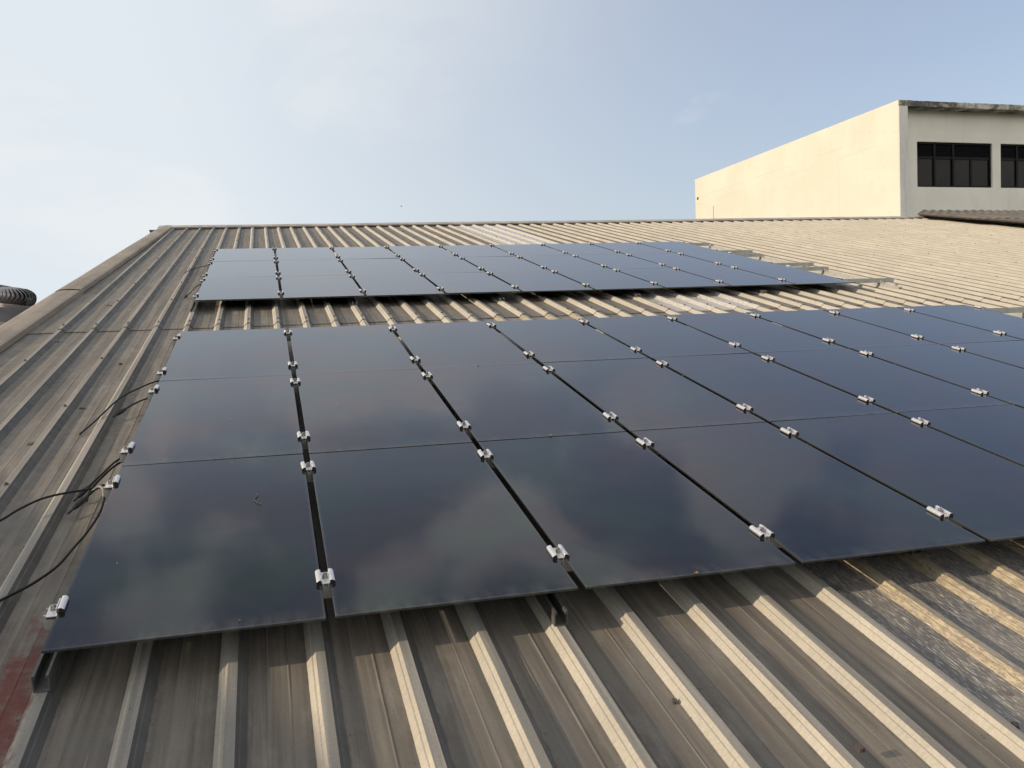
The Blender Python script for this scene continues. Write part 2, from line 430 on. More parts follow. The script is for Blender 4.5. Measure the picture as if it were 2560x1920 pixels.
# ridge cap in lengths
x0 = -1.0
for i, L_ in enumerate((2.9, 3.0, 3.0, 3.0, 3.0)):
    x1 = min(x0 + L_, 13.2); S = []
    for j in range(9):
        u = x0 + (x1 - x0) * j / 8; wob = .003 * noise.noise(Vector((u * 1.5, 0, 9)))
        q = V_RIDGE - .06; d = .003 * (i % 2)
        S.append([P(u, q + .006, -.088 + d), P(u, q, -.070 + d + wob), P(u, q + .02, -.064 + d + wob), P(u, q + .20, -.058 + d + wob), P(u, q + .40, -.115 + d), P(u, q + .44, -.145 + d)])
    strip('ridge_cap', S, M_RIDGE, factory)
    x0 = x1 - .04
# rear slope and the walls below, out of sight from here
rear = mesh('rear_slope', [P(-1.15, V_RIDGE + .14, -.12), P(13.2, V_RIDGE + .14, -.12), P(13.2, V_RIDGE + .14, -.12) + Vector((0, 8, -1.8)), P(-1.15, V_RIDGE + .14, -.12) + Vector((0, 8, -1.8))], [(0, 1, 2, 3)])
link('rear_slope', rear, M_FLASH, factory)
M_WALL = simple('grey_render', (.36, .35, .33), .85, 0, .2, 3)
wb = MB()
wb.add([P(-1.05, -6.8, -.2), P(12.9, -6.8, -.2), P(12.9, 12.2, -.2), P(-1.05, 12.2, -.2)] + [Vector((a.x, a.y, -6)) for a in (P(-1.05, -6.8, 0), P(12.9, -6.8, 0), P(12.9, 12.2, 0), P(-1.05, 12.2, 0))],
       [(0, 1, 2, 3), (0, 4, 5, 1), (1, 5, 6, 2), (2, 6, 7, 3), (3, 7, 4, 0)])
link('wall', wb.mesh('wall'), M_WALL, factory)

# roofing screws: nearest ones as parts, the rest as one part
sb = MB(); sb.cyl((0, 0, 0), .0085, .0025, 10); sb.cyl((0, 0, .0025), .0052, .006, 6, .0045)
screw_me = sb.mesh('roof_screw')
spots = []
for k in range(0, 66):
    spots.append((k, 4.35, .0055))
    for j in range(-3, 4):
        if k % 2 == 0: spots.append((k, 3.315 - j * .99, 0))
    for j in range(1, 9):
        if k % 2 == 1: spots.append((k, 4.36 + j * .94, .006))
def covered(k, v):
    u = rib_u(k, v)
    return (-.02 < u < 5.6) and (-.02 < v < 3.56 or 4.83 < v < 8.39)
vis = []
for k, v, d in spots:
    if covered(k, v) or v < -1.2: continue
    p = P(rib_u(k, v), v, PAN + RIB + d); dist = (p - CAM).length
    c = Vector([sum(RW[i][j] * (p - CAM)[j] for j in range(3)) for i in range(3)])
    if c.z < .2 or abs(c.x / c.z) > .62 or abs(c.y / c.z) > .47: continue
    vis.append((dist, k, v, d))
vis.sort()
far = MB()
for i, (dist, k, v, d) in enumerate(vis):
    M = frame(rib_u(k, v) + rnd.uniform(-.003, .003), v + rnd.uniform(-.012, .012), PAN + RIB + d)
    M = M @ Matrix.Rotation(rnd.uniform(-.2, .2), 4, 'X')
    if i < 95: link('roof_screw', screw_me, M_SCREW, factory, M)
    else: far.add([M @ v_.co for v_ in screw_me.vertices], [tuple(p_.vertices) for p_ in screw_me.polygons])
if far.v:
    tag(link('roof_screws', far.mesh('roof_screws'), M_SCREW, factory), kind='stuff')

# ------------------------------------------------------------------ solar arrays
PW, PL, GAP, RG, TH = .600, 1.1785, .0213, .0062, .0068
ORD = ['first', 'second', 'third', 'fourth', 'fifth', 'sixth', 'seventh', 'eighth', 'ninth', 'tenth']
ROWN = ['bottom', 'middle', 'top']
pb = MB(); pb.box((0, 0, -TH), (PW, PL, 0))
panel_me = pb.mesh('solar_panel', bevel=.0009)
panel_me.materials.append(M_GLASS)
ARR = [dict(n='near', u0=0.0, v0=0.0, dn=0.0, cv=(.195, 1.030)), dict(n='far', u0=-.0054, v0=4.831, dn=-.0150, cv=(.222, 1.075))]

# clamps -----------------------------------------------------------------
CL = .062
def lip_profile(x0, sgn):
    return [(x0 * sgn, .003), (x0 * sgn, .0125), ((x0 + .004) * sgn, .0140), ((x0 + .0095) * sgn, .0125), ((x0 + .0132) * sgn, .0085), ((x0 + .0132) * sgn, .003)]
mc = MB()
hg = GAP / 2
for s_ in (-1, 1): mc.extrude_y(lip_profile(hg - .001, s_), -CL / 2, CL / 2)
mc.box((-hg + .001, -CL / 2, .0008), (hg - .001, CL / 2, .0042))
for s_ in (-1, 1): mc.box((s_ * (hg - .004) - .0012, -CL / 2, -.018), (s_ * (hg - .004) + .0012, CL / 2, .0009))
mid_me = mc.mesh('clamp_body', bevel=.0006); mid_me.materials.append(M_ALU)
rb = MB()
for s_ in (-1, 1):
    a, b = sorted((s_ * (hg + .0006), s_ * (hg + .0125)))
    rb.box((a, -CL / 2 - .001, .0003), (b, CL / 2 + .001, .0032))
    rb.extrude_y([(x * .985, .0034 + (z - .003) * .78) for x, z in lip_profile(hg, s_)], -CL / 2 - .0008, -CL / 2 + .001)
rub_me = rb.mesh('rubber_pad'); rub_me.materials.append(M_RUBBER)
bb = MB(); bb.cyl((0, 0, .0042), .0075, .0012, 14); bb.cyl((0, 0, .0054), .0064, .0115, 6); bb.cyl((0, 0, .0169), .0036, .0014, 10)
bolt_me = bb.mesh('bolt', bevel=0); bolt_me.materials.append(M_STEEL)
ec = MB()          # end clamp: one lip over the glass edge (local +X is the panel side)
ec.extrude_y([(x, z) for x, z in lip_profile(.0005, 1)], -CL / 2, CL / 2)
ec.box((-.026, -CL / 2 - .006, -.006), (-.0005, CL / 2 - .010, -.0025))
ec.box((-.004, -CL / 2, -.006), (-.0012, CL / 2 - .010, .0125))
end_me = ec.mesh('clamp_body', bevel=.0006); end_me.materials.append(M_ALU)
er = MB(); er.box((.002, -CL / 2 - .001, .0003), (.0134, CL / 2 + .001, .0032)); er.box((-.024, -CL / 2 - .0068, -.0092), (-.002, CL / 2 - .011, -.0061))
er.extrude_y([(x * .97 + .0004, .0034 + (z - .003) * .78) for x, z in lip_profile(.0012, 1)], -CL / 2 - .0008, -CL / 2 + .001)
endr_me = er.mesh('rubber_pad'); endr_me.materials.append(M_RUBBER)
eb = MB(); eb.cyl((-.0135, -.004, -.0025), .0085, .0014, 14); eb.cyl((-.0135, -.004, -.0011), .0065, .0095, 6); eb.cyl((-.0135, -.004, .0084), .0035, .0015, 10)
endb_me = eb.mesh('bolt'); endb_me.materials.append(M_STEEL)

# rails: C channels, 38 mm ------------------------------------------------
def c_channel(L_, wd=.038, ht=.036, t=.0025, lipw=.006):
    """open side up, along local X, top at z=0"""
    h = wd / 2
    b = MB()
    b.box((0, -h, -ht), (L_, h, -ht + t))
    b.box((0, -h, -ht + t), (L_, -h + t, 0)); b.box((0, h - t, -ht + t), (L_, h, 0))
    b.box((0, -h + t, -t), (L_, -h + lipw, -.0003)); b.box((0, h - lipw, -t), (L_, h - t, -.0003))
    b.box((0, -h + lipw - t, -.008), (L_, -h + lipw, -t)); b.box((0, h - lipw, -.008), (L_, h - lipw + t, -t))
    return b.mesh('channel')

BASE_K = (4, 10, 16, 22, 28, 35)
for A in ARR:
    nm, u0, v0, dn = A['n'], A['u0'], A['v0'], A['dn']
    for r in range(3):
        for c in range(9):
            u = u0 + c * (PW + GAP); v = v0 + r * (PL + RG)
            M = frame(u + PW / 2, v + PL / 2, dn) @ Matrix.Rotation(rnd.gauss(0, .0016), 4, 'X') @ Matrix.Rotation(rnd.gauss(0, .0016), 4, 'Y') @ Matrix.Translation((-PW / 2, -PL / 2, 0))
            o = link('solar_module', panel_me, None, None, M)
            tag(o, f'dark frameless glass solar panel, {ROWN[r]} row of the {nm} array, {ORD[c]} from the left', 'solar panel', 'solar panels of the two roof arrays')
        for h in range(2):
            v = v0 + r * (PL + RG) + A['cv'][h]
            hn = ('lower', 'upper')[h]
            # cross rail under this clamp line
            ue = u0 + 9 * (PW + GAP) - GAP + {'near': .46, 'far': (.47, .36)[h] + .03 * (2 - r) - (.0 if r else -.03)}[nm]
            us = u0 - .034
            a_ = P(us, v, dn - TH - .002); b_ = P(ue, v, dn - TH - .002)
            # short straight lengths following the gentle warp of the roof
            me = c_channel((b_ - a_).length)
            for vt in me.vertices:
                f = vt.co.x / (b_ - a_).length; uu = us + (ue - us) * f
                vt.co.z += (tw(uu, v) - (tw(us, v) + (tw(ue, v) - tw(us, v)) * f))
            ro = link('cross_rail', me, M_GALV, None, span(a_, b_))
            tag(ro, f'galvanised cross rail under the {ROWN[r]} row of {nm} array, {hn} of its two', 'mounting rail', 'cross rails under the solar arrays')
            # bolt that ties the rail to the last base channel
            uk = rib_u(BASE_K[-1], v)
            tb = MB(); Mi = span(a_, b_).inverted()
            q = Mi @ P(uk, v, dn - TH - .002 - .036)
            tb.box((q.x - .022, -.026, q.z - .004), (q.x + .018, -.0195, q.z + .026)); tb.box((q.x - .022, -.046, q.z - .004), (q.x + .018, -.026, q.z + .0))
            tb.cyl((q.x, -.036, q.z - .026), .0055, .034, 8); tb.cyl((q.x, -.036, q.z - .012), .010, .008, 6)
            link('rail_bracket', tb.mesh('rail_bracket'), M_GALV, ro)
            for c in range(10):
                if c == 0 or c == 9:
                    sgn = 1 if c == 0 else -1
                    ux = u0 if c == 0 else u0 + 9 * (PW + GAP) - GAP
                    M = frame(ux, v + rnd.gauss(0, .002), dn) @ Matrix.Rotation(0 if c == 0 else math.pi, 4, 'Z') @ Matrix.Rotation(rnd.gauss(0, .03), 4, 'Z')
                    meshes = (end_me, endr_me, endb_me); side = 'left of first' if c == 0 else 'right of last'
                    lab = f'silver end clamp {side} panel of {ROWN[r]} row in {nm} array, {hn} one'
                else:
                    M = frame(u0 + c * (PW + GAP) - hg, v + rnd.gauss(0, .003), dn) @ Matrix.Rotation(rnd.gauss(0, .02), 4, 'Z')
                    meshes = (mid_me, rub_me, bolt_me)
                    lab = f'silver clamp on seam right of {ORD[c - 1]} panel, {ROWN[r]} row in {nm} array, {hn} one'
                o = link('module_clamp', meshes[0], None, None, M)
                tag(o, lab, 'clamp', 'clamps holding the solar panels')
                link('rubber_pad', meshes[1], None, o); link('bolt', meshes[2], None, o)
    for i, k in enumerate(BASE_K):
        va = v0 - ((.022 if i < 2 else -.12), .05)[nm == 'far'] - (.08 if (nm == 'far' and i == 0) else 0); vb = v0 + 3 * PL + .06
        a_ = P(rib_u(k, va), va, dn - TH - .0395); b_ = P(rib_u(k, vb), vb, dn - TH - .0395)
        bo = link('base_channel', c_channel((b_ - a_).length, .034, .0395 - (0 if nm == 'near' else .013)), M_GALV_SHADE if i < 5 else M_GALV, None, span(a_, b_))
        tag(bo, f'galvanised base channel on a roof rib under {nm} array, {ORD[i]} from the left', 'mounting channel', 'base channels under the solar arrays')

# ------------------------------------------------------------------ cables
def cable(label, pts, r=.0038, conn=None, name='solar_cable', sleeve=None):
    W_ = catmull([P(*p) for p in pts], 7)
    b = MB(); b.tube(W_, r, 10)
    o = link(name, b.mesh('cable', smooth=True), M_CABLE)
    tag(o, label, 'cable', 'loose cables left of the arrays')
    if conn:
        p1 = W_[-1]; d = (W_[-1] - W_[-3]).normalized(); c = MB()
        L0 = conn
        c.cyl(p1 - d * .004, .0062, .016, 12, .0085, d); c.cyl(p1 + d * .012, .0088, .030 * L0, 12, None, d)
        for k in range(6):
            a = k * math.pi / 3; e = d.orthogonal().normalized(); e = Matrix.Rotation(a, 3, d) @ e
            c.cyl(p1 + d * .014 + e * .0085, .0016, .024 * L0, 6, None, d)
        c.cyl(p1 + d * (.012 + .030 * L0), .0068, .010, 12, None, d); c.cyl(p1 + d * (.022 + .030 * L0), .0042, .022 * L0, 10, None, d)
        link('connector', c.mesh('connector', smooth=False), M_RUBBER, o)
    return o
cable('long bare black cable hanging off the top panel row of near array', [(.10, 2.56, -.03), (-.031, 2.544, -.045), (-.106, 2.432, -.05), (-.16, 2.313, -.055), (-.194, 2.182, -.066), (-.232, 2.06, -.088), (-.272, 1.934, -.104)])
cable('short black cable with plug below the middle clamps of near array', [(.08, 2.29, -.03), (-.044, 2.247, -.050), (-.09, 2.19, -.056), (-.123, 2.144, -.066)], conn=1.0)
cable('doubled black cable with plug at the lowest row seam, upper strand', [(.08, 1.46, -.03), (-.033, 1.392, -.040), (-.082, 1.268, -.055), (-.116, 1.205, -.075)], conn=1.0)
cable('doubled black cable without plug at the lowest row seam, lower strand', [(.08, 1.44, -.035), (-.033, 1.375, -.050), (-.084, 1.25, -.065), (-.108, 1.19, -.085), (-.112, 1.14, -.1)])
cable('long black cable running left from clamp across the ribs to frame edge', [(.06, 1.19, -.04), (-.046, 1.142, -.046), (-.101, 1.117, -.05), (-.151, 1.103, -.050), (-.203, 1.079, -.050), (-.241, 1.05, -.052), (-.285, .993, -.058), (-.316, .939, -.064), (-.42, .80, -.078), (-.58, .62, -.080), (-.80, .45, -.082), (-.95, .36, -.07)])
cable('short black cable with plug drooping below the lower left clamps', [(.02, 1.18, -.04), (-.066, 1.143, -.052), (-.085, 1.112, -.058), (-.101, 1.085, -.066)], conn=1.25)
cable('looping black cable along the left edge of the bottom left panel', [(-.10, 1.105, -.062), (-.066, 1.118, -.048), (-.046, 1.076, -.045), (-.032, 1.002, -.045), (-.030, .889, -.050), (-.045, .77, -.058), (-.068, .674, -.066), (-.088, .589, -.072), (-.121, .519, -.076), (-.16, .465, -.079), (-.25, .36, -.081), (-.38, .25, -.081), (-.57, .08, -.081), (-.8, -.1, -.081)])
cable('short black cable with plug left of middle row of far array', [(.08, 7.26, -.04), (-.06, 7.196, -.055), (-.157, 7.098, -.068), (-.205, 7.03, -.082)], conn=1.0)
cable('short black cable with plug left of bottom row of far array', [(.08, 5.98, -.04), (-.045, 5.864, -.055), (-.085, 5.65, -.07), (-.112, 5.52, -.085)], conn=1.0)
# worn grey sleeve on the looping cable
M_SLEEVE = simple('grey_sleeve', (.20, .185, .165), .7)
b = MB(); b.tube(catmull([P(*p) for p in [(-.094, 1.110, -.062), (-.066, 1.119, -.044), (-.046, 1.078, -.041), (-.034, 1.012, -.041)]], 6), .0046, 10)
tag(link('cable_tie', b.mesh('cable_tie', smooth=True), M_SLEEVE), 'pale grey sleeve on the black cable below the lower left clamp', 'cable sleeve')

# ------------------------------------------------------------------ litter
M_CHIP = simple('dark_chip', (.07, .064, .058), .8); M_LEAF = simple('dry_leaf', (.21, .13, .06), .8, 0, .3, 200)
def chip(u, v, sx_, sy_, label, n=None, M_=M_CHIP, name='metal_offcut', cat='debris', curl=0.0, th=.003):
    k = 7; vs = []; fs = []
    if n is None: n = PAN + .0015 + (.006 if v > V_LAP else 0)
    for t in (0, th):
        for i in range(k):
            for j in range(k):
                x = (i / (k - 1) - .5) * sx_ * .75; y = (j / (k - 1) - .5) * sy_ * .75
                e = 1 + .12 * math.sin(3 * i + 2 * j)
                vs.append((x * e, y * e, t + curl * ((x / sx_) ** 2 + .5 * (y / sy_) ** 2) * 4))
    for i in range(k - 1):
        for j in range(k - 1):
            a = i * k + j; fs.append((a, a + k, a + k + 1, a + 1)); o_ = k * k; fs.append((a + o_, a + 1 + o_, a + k + 1 + o_, a + k + o_))
    rim = [i * k for i in range(k)] + [(k - 1) * k + j for j in range(1, k)] + [i * k + k - 1 for i in range(k - 2, -1, -1)] + [j for j in range(k - 2, 0, -1)]
    for i in range(len(rim)):
        a, b2 = rim[i], rim[(i + 1) % len(rim)]; fs.append((a, b2, b2 + k * k, a + k * k))
    o = link(name, mesh(name, vs, fs), M_, None, frame(u, v, n) @ Matrix.Rotation(rnd.uniform(0, 3), 4, 'Z'))
    tag(o, label, cat)
    return o
chip(-.645, 5.24, .05, .035, 'flat dark offcut in a pan beside the verge, farthest of the two')
chip(-.44, 1.86, .036, .026, 'flat dark square washer lying in the leftmost lit pan')
chip(-.336, 2.36, .035, .022, 'flat dark chip by the tip of the long bare cable')
chip(-.296, 3.24, .02, .02, 'small dark nut in the pan left of the top row', th=.008)
chip(-.747, 3.94, .03, .022, 'small pale crumpled scrap below the sheet overlap', M_=M_SLEEVE, curl=.008)
chip(1.326, -.349, .016, .014, 'dark pebble in a pan in front of near array', th=.006)
chip(-.223, .812, .016, .013, 'dark pebble in a shaded pan left of the bottom panel', th=.006)
chip(1.60, -.615, .022, .017, 'brown snail-like lump on a sunlit rib at bottom right', n=PAN + RIB, th=.010, M_=M_SCREW)
chip(1.995, -.606, .022, .018, 'brown lump at the foot of the skylight sheet', th=.009, M_=M_SCREW)
for (u, v, lab) in [(1.526, 2.376, 'dry brown leaf on the top row seam above third panel'), (1.529, 1.188, 'dry brown leaf on the lower row seam above third panel'),
                    (1.240, 2.43, 'orange leaf scrap in the gap right of second panel, top seam'), (4.965, 2.412, 'orange leaf by the top row seam near the right frame edge'),
                    (1.548, .004, 'tan leaf scrap on the front edge of third panel'), (.406, .03, 'tiny yellow leaf near front edge of the first panel'),
                    (.452, .735, 'tan crumb beside the squiggly mark on first panel'), (.30, 1.187, 'tan crumb on lower row seam above first panel'),
                    (3.727, 1.211, 'orange leaf scrap in the gap right of sixth panel, lower seam')]:
    sz_ = .016 if 'leaf' in lab and 'tiny' not in lab else .007
    chip(u, v, sz_, sz_ * .6, lab, n=.0012, M_=M_LEAF, name='dry_leaf', cat='leaf', curl=.003, th=.0012)
# rows of grit along rib feet
grit = MB()
for i in range(420):
    k = rnd.choice((2, 3, 4, 4, 5, 7, 8, 9, 10, 11, 12, 13, 14)); v = rnd.uniform(-.9, .3) if rnd.random() < .8 else rnd.uniform(.3, 3)
    side = rnd.choice((-1, 1)); u = rib_u(k, v) + side * (.034 + abs(rnd.gauss(0, .006))); s_ = rnd.uniform(.0008, .0022)
    c = P(u, v, PAN + .001)
    grit.add([c + Vector((rnd.uniform(-1, 1), rnd.uniform(-1, 1), rnd.uniform(0, 1))) * s_ * 1.6 for _ in range(4)], [(0, 1, 2), (0, 2, 3), (0, 3, 1), (1, 3, 2)])
tag(link('roof_grit', grit.mesh('grit'), simple('grit', (.10, .09, .08), .9, 0, .4, 400)), 'loose grit lying along the feet of the ribs', 'grit', kind='stuff')
# thin wiggly mark on the first panel
b = MB(); b.tube(catmull([P(.440 + .005 * math.sin(i * 1.0), .825 - i * .011, .0018) for i in range(9)], 5), .0016, 6)
tag(link('dried_worm', b.mesh('dried_worm', smooth=True), M_CHIP), 'thin squiggly dried worm on the bottom left panel', 'worm')

# ------------------------------------------------------------------ cream building behind the ridge
def paint_material(name, a, b_, streaks, cracks):
    mt, n, p = mat(name)
    o = n.n('ShaderNodeTexCoord').outputs['Object']
    s = n.n('ShaderNodeSeparateXYZ', Vector=o)
    big = n.noise(o, .7, 5, .6); mid = n.noise(o, 4.0, 6, .65); fine = n.noise(o, 60.0, 3, .6)
    c = n.mix(n.ramp(big, .35, .65), a, b_)
    st = n.noise(n.scale(o, (3.5, 3.5, .35)), 1.6, 5, .65)
    c = n.mix(n.math('MULTIPLY', n.ramp(st, .52, .74), streaks), c, tuple(x * .55 for x in a))
    if cracks:
        y, z = s.outputs[1], s.outputs[2]
        wob = n.math('MULTIPLY', n.math('SUBTRACT', n.noise(n.scale(o, (1, .8, 1)), 2.0, 5, .7), .5), .10)
        for z0, sl, wd, am in ((5.53, .0, .012, .5), (5.26, .0, .012, .42)):
            d = n.math('ABSOLUTE', n.math('SUBTRACT', n.math('ADD', z, wob), z0))
            ln = n.math('MULTIPLY', n.ramp(d, wd, wd * .2), n.ramp(n.noise(n.scale(o, (1, .5, 1), (0, z0 * 5, 0)), 1.3, 4), .42, .58))
            c = n.mix(n.math('MULTIPLY', ln, am), c, (.36, .30, .21))
        vo = n.n('ShaderNodeTexVoronoi', _feature='DISTANCE_TO_EDGE', Vector=n.scale(o, (1, .55, 1.1)), Scale=1.25)
        cr = n.math('MULTIPLY', n.ramp(vo.outputs[0], .016, .003), n.ramp(mid, .48, .62))
        c = n.mix(n.math('MULTIPLY', cr, .25), c, (.40, .33, .24))
        for ty, am in ((19.4, .18), (22.8, .14), (25.4, .12)):
            d = n.math('ABSOLUTE', n.math('SUBTRACT', y, ty)); c = n.mix(n.math('MULTIPLY', n.ramp(d, .018, .004), am), c, (.4, .34, .26))
    c = n.mix(n.math('MULTIPLY', fine, .08), c, (.3, .28, .25))
    setp(n, p, Base__Color=c, Roughness=.85, Specular__IOR__Level=.2, Normal=n.bump(n.math('ADD', mid, fine), .08, .01))
    return mt
M_CREAM = paint_material('cream_plaster', (.56, .545, .475), (.61, .59, .52), .05, True)
M_LIFTP = paint_material('shade_lifted_plaster', (.78, .75, .66), (.86, .83, .74), .20, False)  # same paint as the side wall, lightened to offset the front's shade
def mould_material():
    mt, n, p = mat('mouldy_concrete')
    o = n.n('ShaderNodeTexCoord').outputs['Object']
    a = n.noise(n.scale(o, (1.4, 1, 2.2)), 1.5, 7, .72); b2 = n.noise(n.scale(o, (7, 2, .8)), 1.5, 5, .7)
    c = n.mix(n.ramp(a, .38, .60), (.50, .49, .43), (.085, .082, .068))
    c = n.mix(n.math('MULTIPLY', n.ramp(b2, .5, .7), .7), c, (.045, .045, .038))
    setp(n, p, Base__Color=c, Roughness=.9)
    return mt
M_MOULD = mould_material()
M_BLACK = simple('black_frame', (.006, .006, .008), .5)
M_BLACK.node_tree.nodes['Principled BSDF'].inputs['Specular IOR Level'].default_value = .15
def pane_material():
    mt, n, p = mat('tinted_pane'); o = n.n('ShaderNodeTexCoord').outputs['Object']
    setp(n, p, Base__Color=n.mix(n.ramp(n.noise(o, 1.2, 3), .4, .6), (.009, .008, .007), (.016, .014, .012)), Roughness=.04, IOR=1.5, Specular__IOR__Level=.13)
    return mt
M_PANE = pane_material()
B = empty('cream_building')
tag(B, 'flat-roofed cream building with black windows rising behind the ridge', 'building')
def part(name, mt, boxes, parent=B, bevel=0):
    b = MB()
    for a, c in boxes: b.box(a, c)
    return link(name, b.mesh(name, bevel=bevel), mt, parent)
BX, YF, YW = 16.0, 16.96, 17.35
part('side_wall', M_CREAM, [((BX, YF + .004, -6), (BX + .25, 27.95, 6.222))])
M_PIL = paint_material('stained_plaster', (.50, .515, .51), (.64, .65, .63), .55, False)
part('pilaster', M_PIL, [((BX + .004, YF - .02, -6), (BX + .257, YF + .003, 6.08)), ((BX + .252, YF + .003, -6), (BX + .259, YW, 6.08))])
# slab with a nibbled, uneven front edge
sl = MB(); nseg = 70; top_ = []; bot_ = []
for i in range(nseg + 1):
    x = BX + .262 + (24 - BX) * i / nseg
    j = .010 * noise.noise(Vector((x * 5, 0, 0))) + .008 * noise.noise(Vector((x * 17, 3, 0)))
    sl.v += [Vector((x, YF, 6.09)), Vector((x, YF + .008 * noise.noise(Vector((x * 9, 1, 1))), 6.222 + j)), Vector((x, YF + .25, 6.226)), Vector((x, 27.9, 6.226)), Vector((x, 27.9, 6.09))]
for i in range(nseg):
    a = i * 5
    for q in range(4): sl.f.append((a + q, a + 5 + q, a + 6 + q, a + 1 + q))
    sl.f.append((a + 4, a + 9, a + 5, a))
sl.f.append((0, 1, 2, 3, 4))
link('roof_slab', sl.mesh('roof_slab'), M_MOULD, B)
ex = MB(); 
for i in range(5): ex.v += []
part('slab_end', M_MOULD, [((BX + .005, YF - .022, 6.081), (BX + .2615, YF + .0035, 6.218))])
W1, W2, Z0, Z1 = (16.867, 19.237), (19.508, 21.88), 4.137, 5.300
part('front_wall', M_LIFTP, [((BX + .26, YW, -6), (W1[0], YW + .2, 6.09)), ((W1[1], YW, -6), (W2[0], YW + .2, 6.09)), ((W2[1], YW, -6), (24, YW + .2, 6.09)),
                             ((W1[0], YW, -6), (W1[1], YW + .2, Z0)), ((W2[0], YW, -6), (W2[1], YW + .2, Z0)), ((W1[0], YW, Z1), (W1[1], YW + .2, 6.09)), ((W2[0], YW, Z1), (W2[1], YW + .2, 6.09))])
part('rear_wall', M_LIFTP, [((BX + .26, 27.6, -6), (24, 27.9, 6.085)), ((23.9, 17.56, -6), (24.1, 27.59, 6.085))])
for (xa, xb) in (W1, W2):
    f = .045; y0, y1 = YW + .05, YW + .10; zt = 4.905
    t1, t2 = xa + (xb - xa) * .245, xa + (xb - xa) * .492
    fr = part('window', M_BLACK, [((xa, y0, Z0), (xb, y1, Z0 + f)), ((xa, y0, Z1 - f), (xb, y1, Z1)), ((xa, y0, Z0 + f), (xa + f, y1, Z1 - f)), ((xb - f, y0, Z0 + f), (xb, y1, Z1 - f)),
                                  ((xa + f, y0 + .004, zt - .03), (xb - f, y1, zt + .03)),
                                  ((t1 - .03, y0 - .006, Z0 + f), (t1 + .03, y1, Z1 - f)), ((t2 - .03, y0 - .006, Z0 + f), (t2 + .03, y1, Z1 - f)), ((xa + (xb - xa) * .735 - .03, y0 + .01, Z0 + f), (xa + (xb - xa) * .735 + .03, y1, zt - .03))])
    lv = []
    z = zt + .035
    vb = MB()
    while z < Z1 - f - .03:
        vb.add([(xa + f, y0 + .012, z), (xb - f, y0 + .012, z), (xb - f, y0 + .045, z + .034), (xa + f, y0 + .045, z + .034), (xa + f, y0 + .012, z + .006), (xb - f, y0 + .012, z + .006), (xb - f, y0 + .045, z + .040), (xa + f, y0 + .045, z + .040)],
               [(0, 1, 2, 3), (7, 6, 5, 4), (0, 4, 5, 1), (1, 5, 6, 2), (2, 6, 7, 3), (3, 7, 4, 0)])
        z += .037
    link('louvre', vb.mesh('louvre'), M_BLACK, fr)
    xs = [xa + f, t1 - .03, t1 + .03, t2 - .03, t2 + .03, xa + (xb - xa) * .735 - .03, xa + (xb - xa) * .735 + .03, xb - f]
    for q in range(4):
        pn = part('pane', M_PANE, [((xs[2 * q], y0 + .03 + .006 * (q % 2), Z0 + f), (xs[2 * q + 1], y0 + .036 + .006 * (q % 2), zt - .03))], parent=fr)
        pn.rotation_euler = (0, 0, 0)
    part('interior', simple('dim_room', (.03, .028, .025), .9), [((xa - .02, YW + .6, Z0 - .1), (xb + .02, YW + .62, Z1 + .1))], parent=fr)
part('drain_pipe', M_CREAM, [((BX - .03, 26.57, 2), (BX - .002, 26.61, 5.06))], bevel=.01)
part('vent_hole', M_BLACK, [((BX - .004, 27.70, 5.45), (BX - .001, 27.81, 5.54))])

# ------------------------------------------------------------------ brown fibre-cement roof on the right
def brown_material():
    mt, n, p = mat('old_fibre_cement')
    o = n.n('ShaderNodeTexCoord').outputs['Object']
    a = n.noise(o, 2.5, 6, .65); b2 = n.noise(o, 25.0, 5, .7)
    c = n.mix(n.ramp(a, .35, .65), (.10, .088, .075), (.165, .150, .130))
    c = n.mix(n.math('MULTIPLY', n.ramp(b2, .52, .7), .6), c, (.05, .042, .035))
    setp(n, p, Base__Color=c, Roughness=.9, Normal=n.bump(b2, .3, .01))
    return mt
M_BROWN = brown_material()
br = empty('corrugated_roof'); tag(br, 'old brown corrugated fibre-cement roof below the black windows', 'roof')
T125 = .2055
def bz(y): return 2.878 - (13.0 - y) * T125
for (ya, yb, dz) in ((10.55, 13.05, .012), (8.2, 10.75, .0), (3.0, 8.4, -.012)):
    vs = []; fs = []; nx = 340; ys = [ya + (yb - ya) * j / 6 for j in range(7)]
    for j, y in enumerate(ys):
        xl = 12.13 + (11.74 - y) * .17 if y < 11.74 else 12.13 + (y - 11.74) * .95
        for i in range(nx + 1):
            x = xl + (22.5 - xl) * i / nx
            h = .010 * math.cos(x * 2 * math.pi / .2) + .008 * noise.noise(Vector((x * 2, y * 2, 0)))
            vs.append((x, y, bz(y) + dz + h))
    for j in range(6):
        for i in range(nx): a = j * (nx + 1) + i; fs.append((a, a + 1, a + nx + 2, a + nx + 1))
    o = link('corrugated_sheet', mesh('corrugated_sheet', vs, fs), M_BROWN, br)
    md = o.modifiers.new('thickness', 'SOLIDIFY'); md.thickness = .014; md.offset = -1
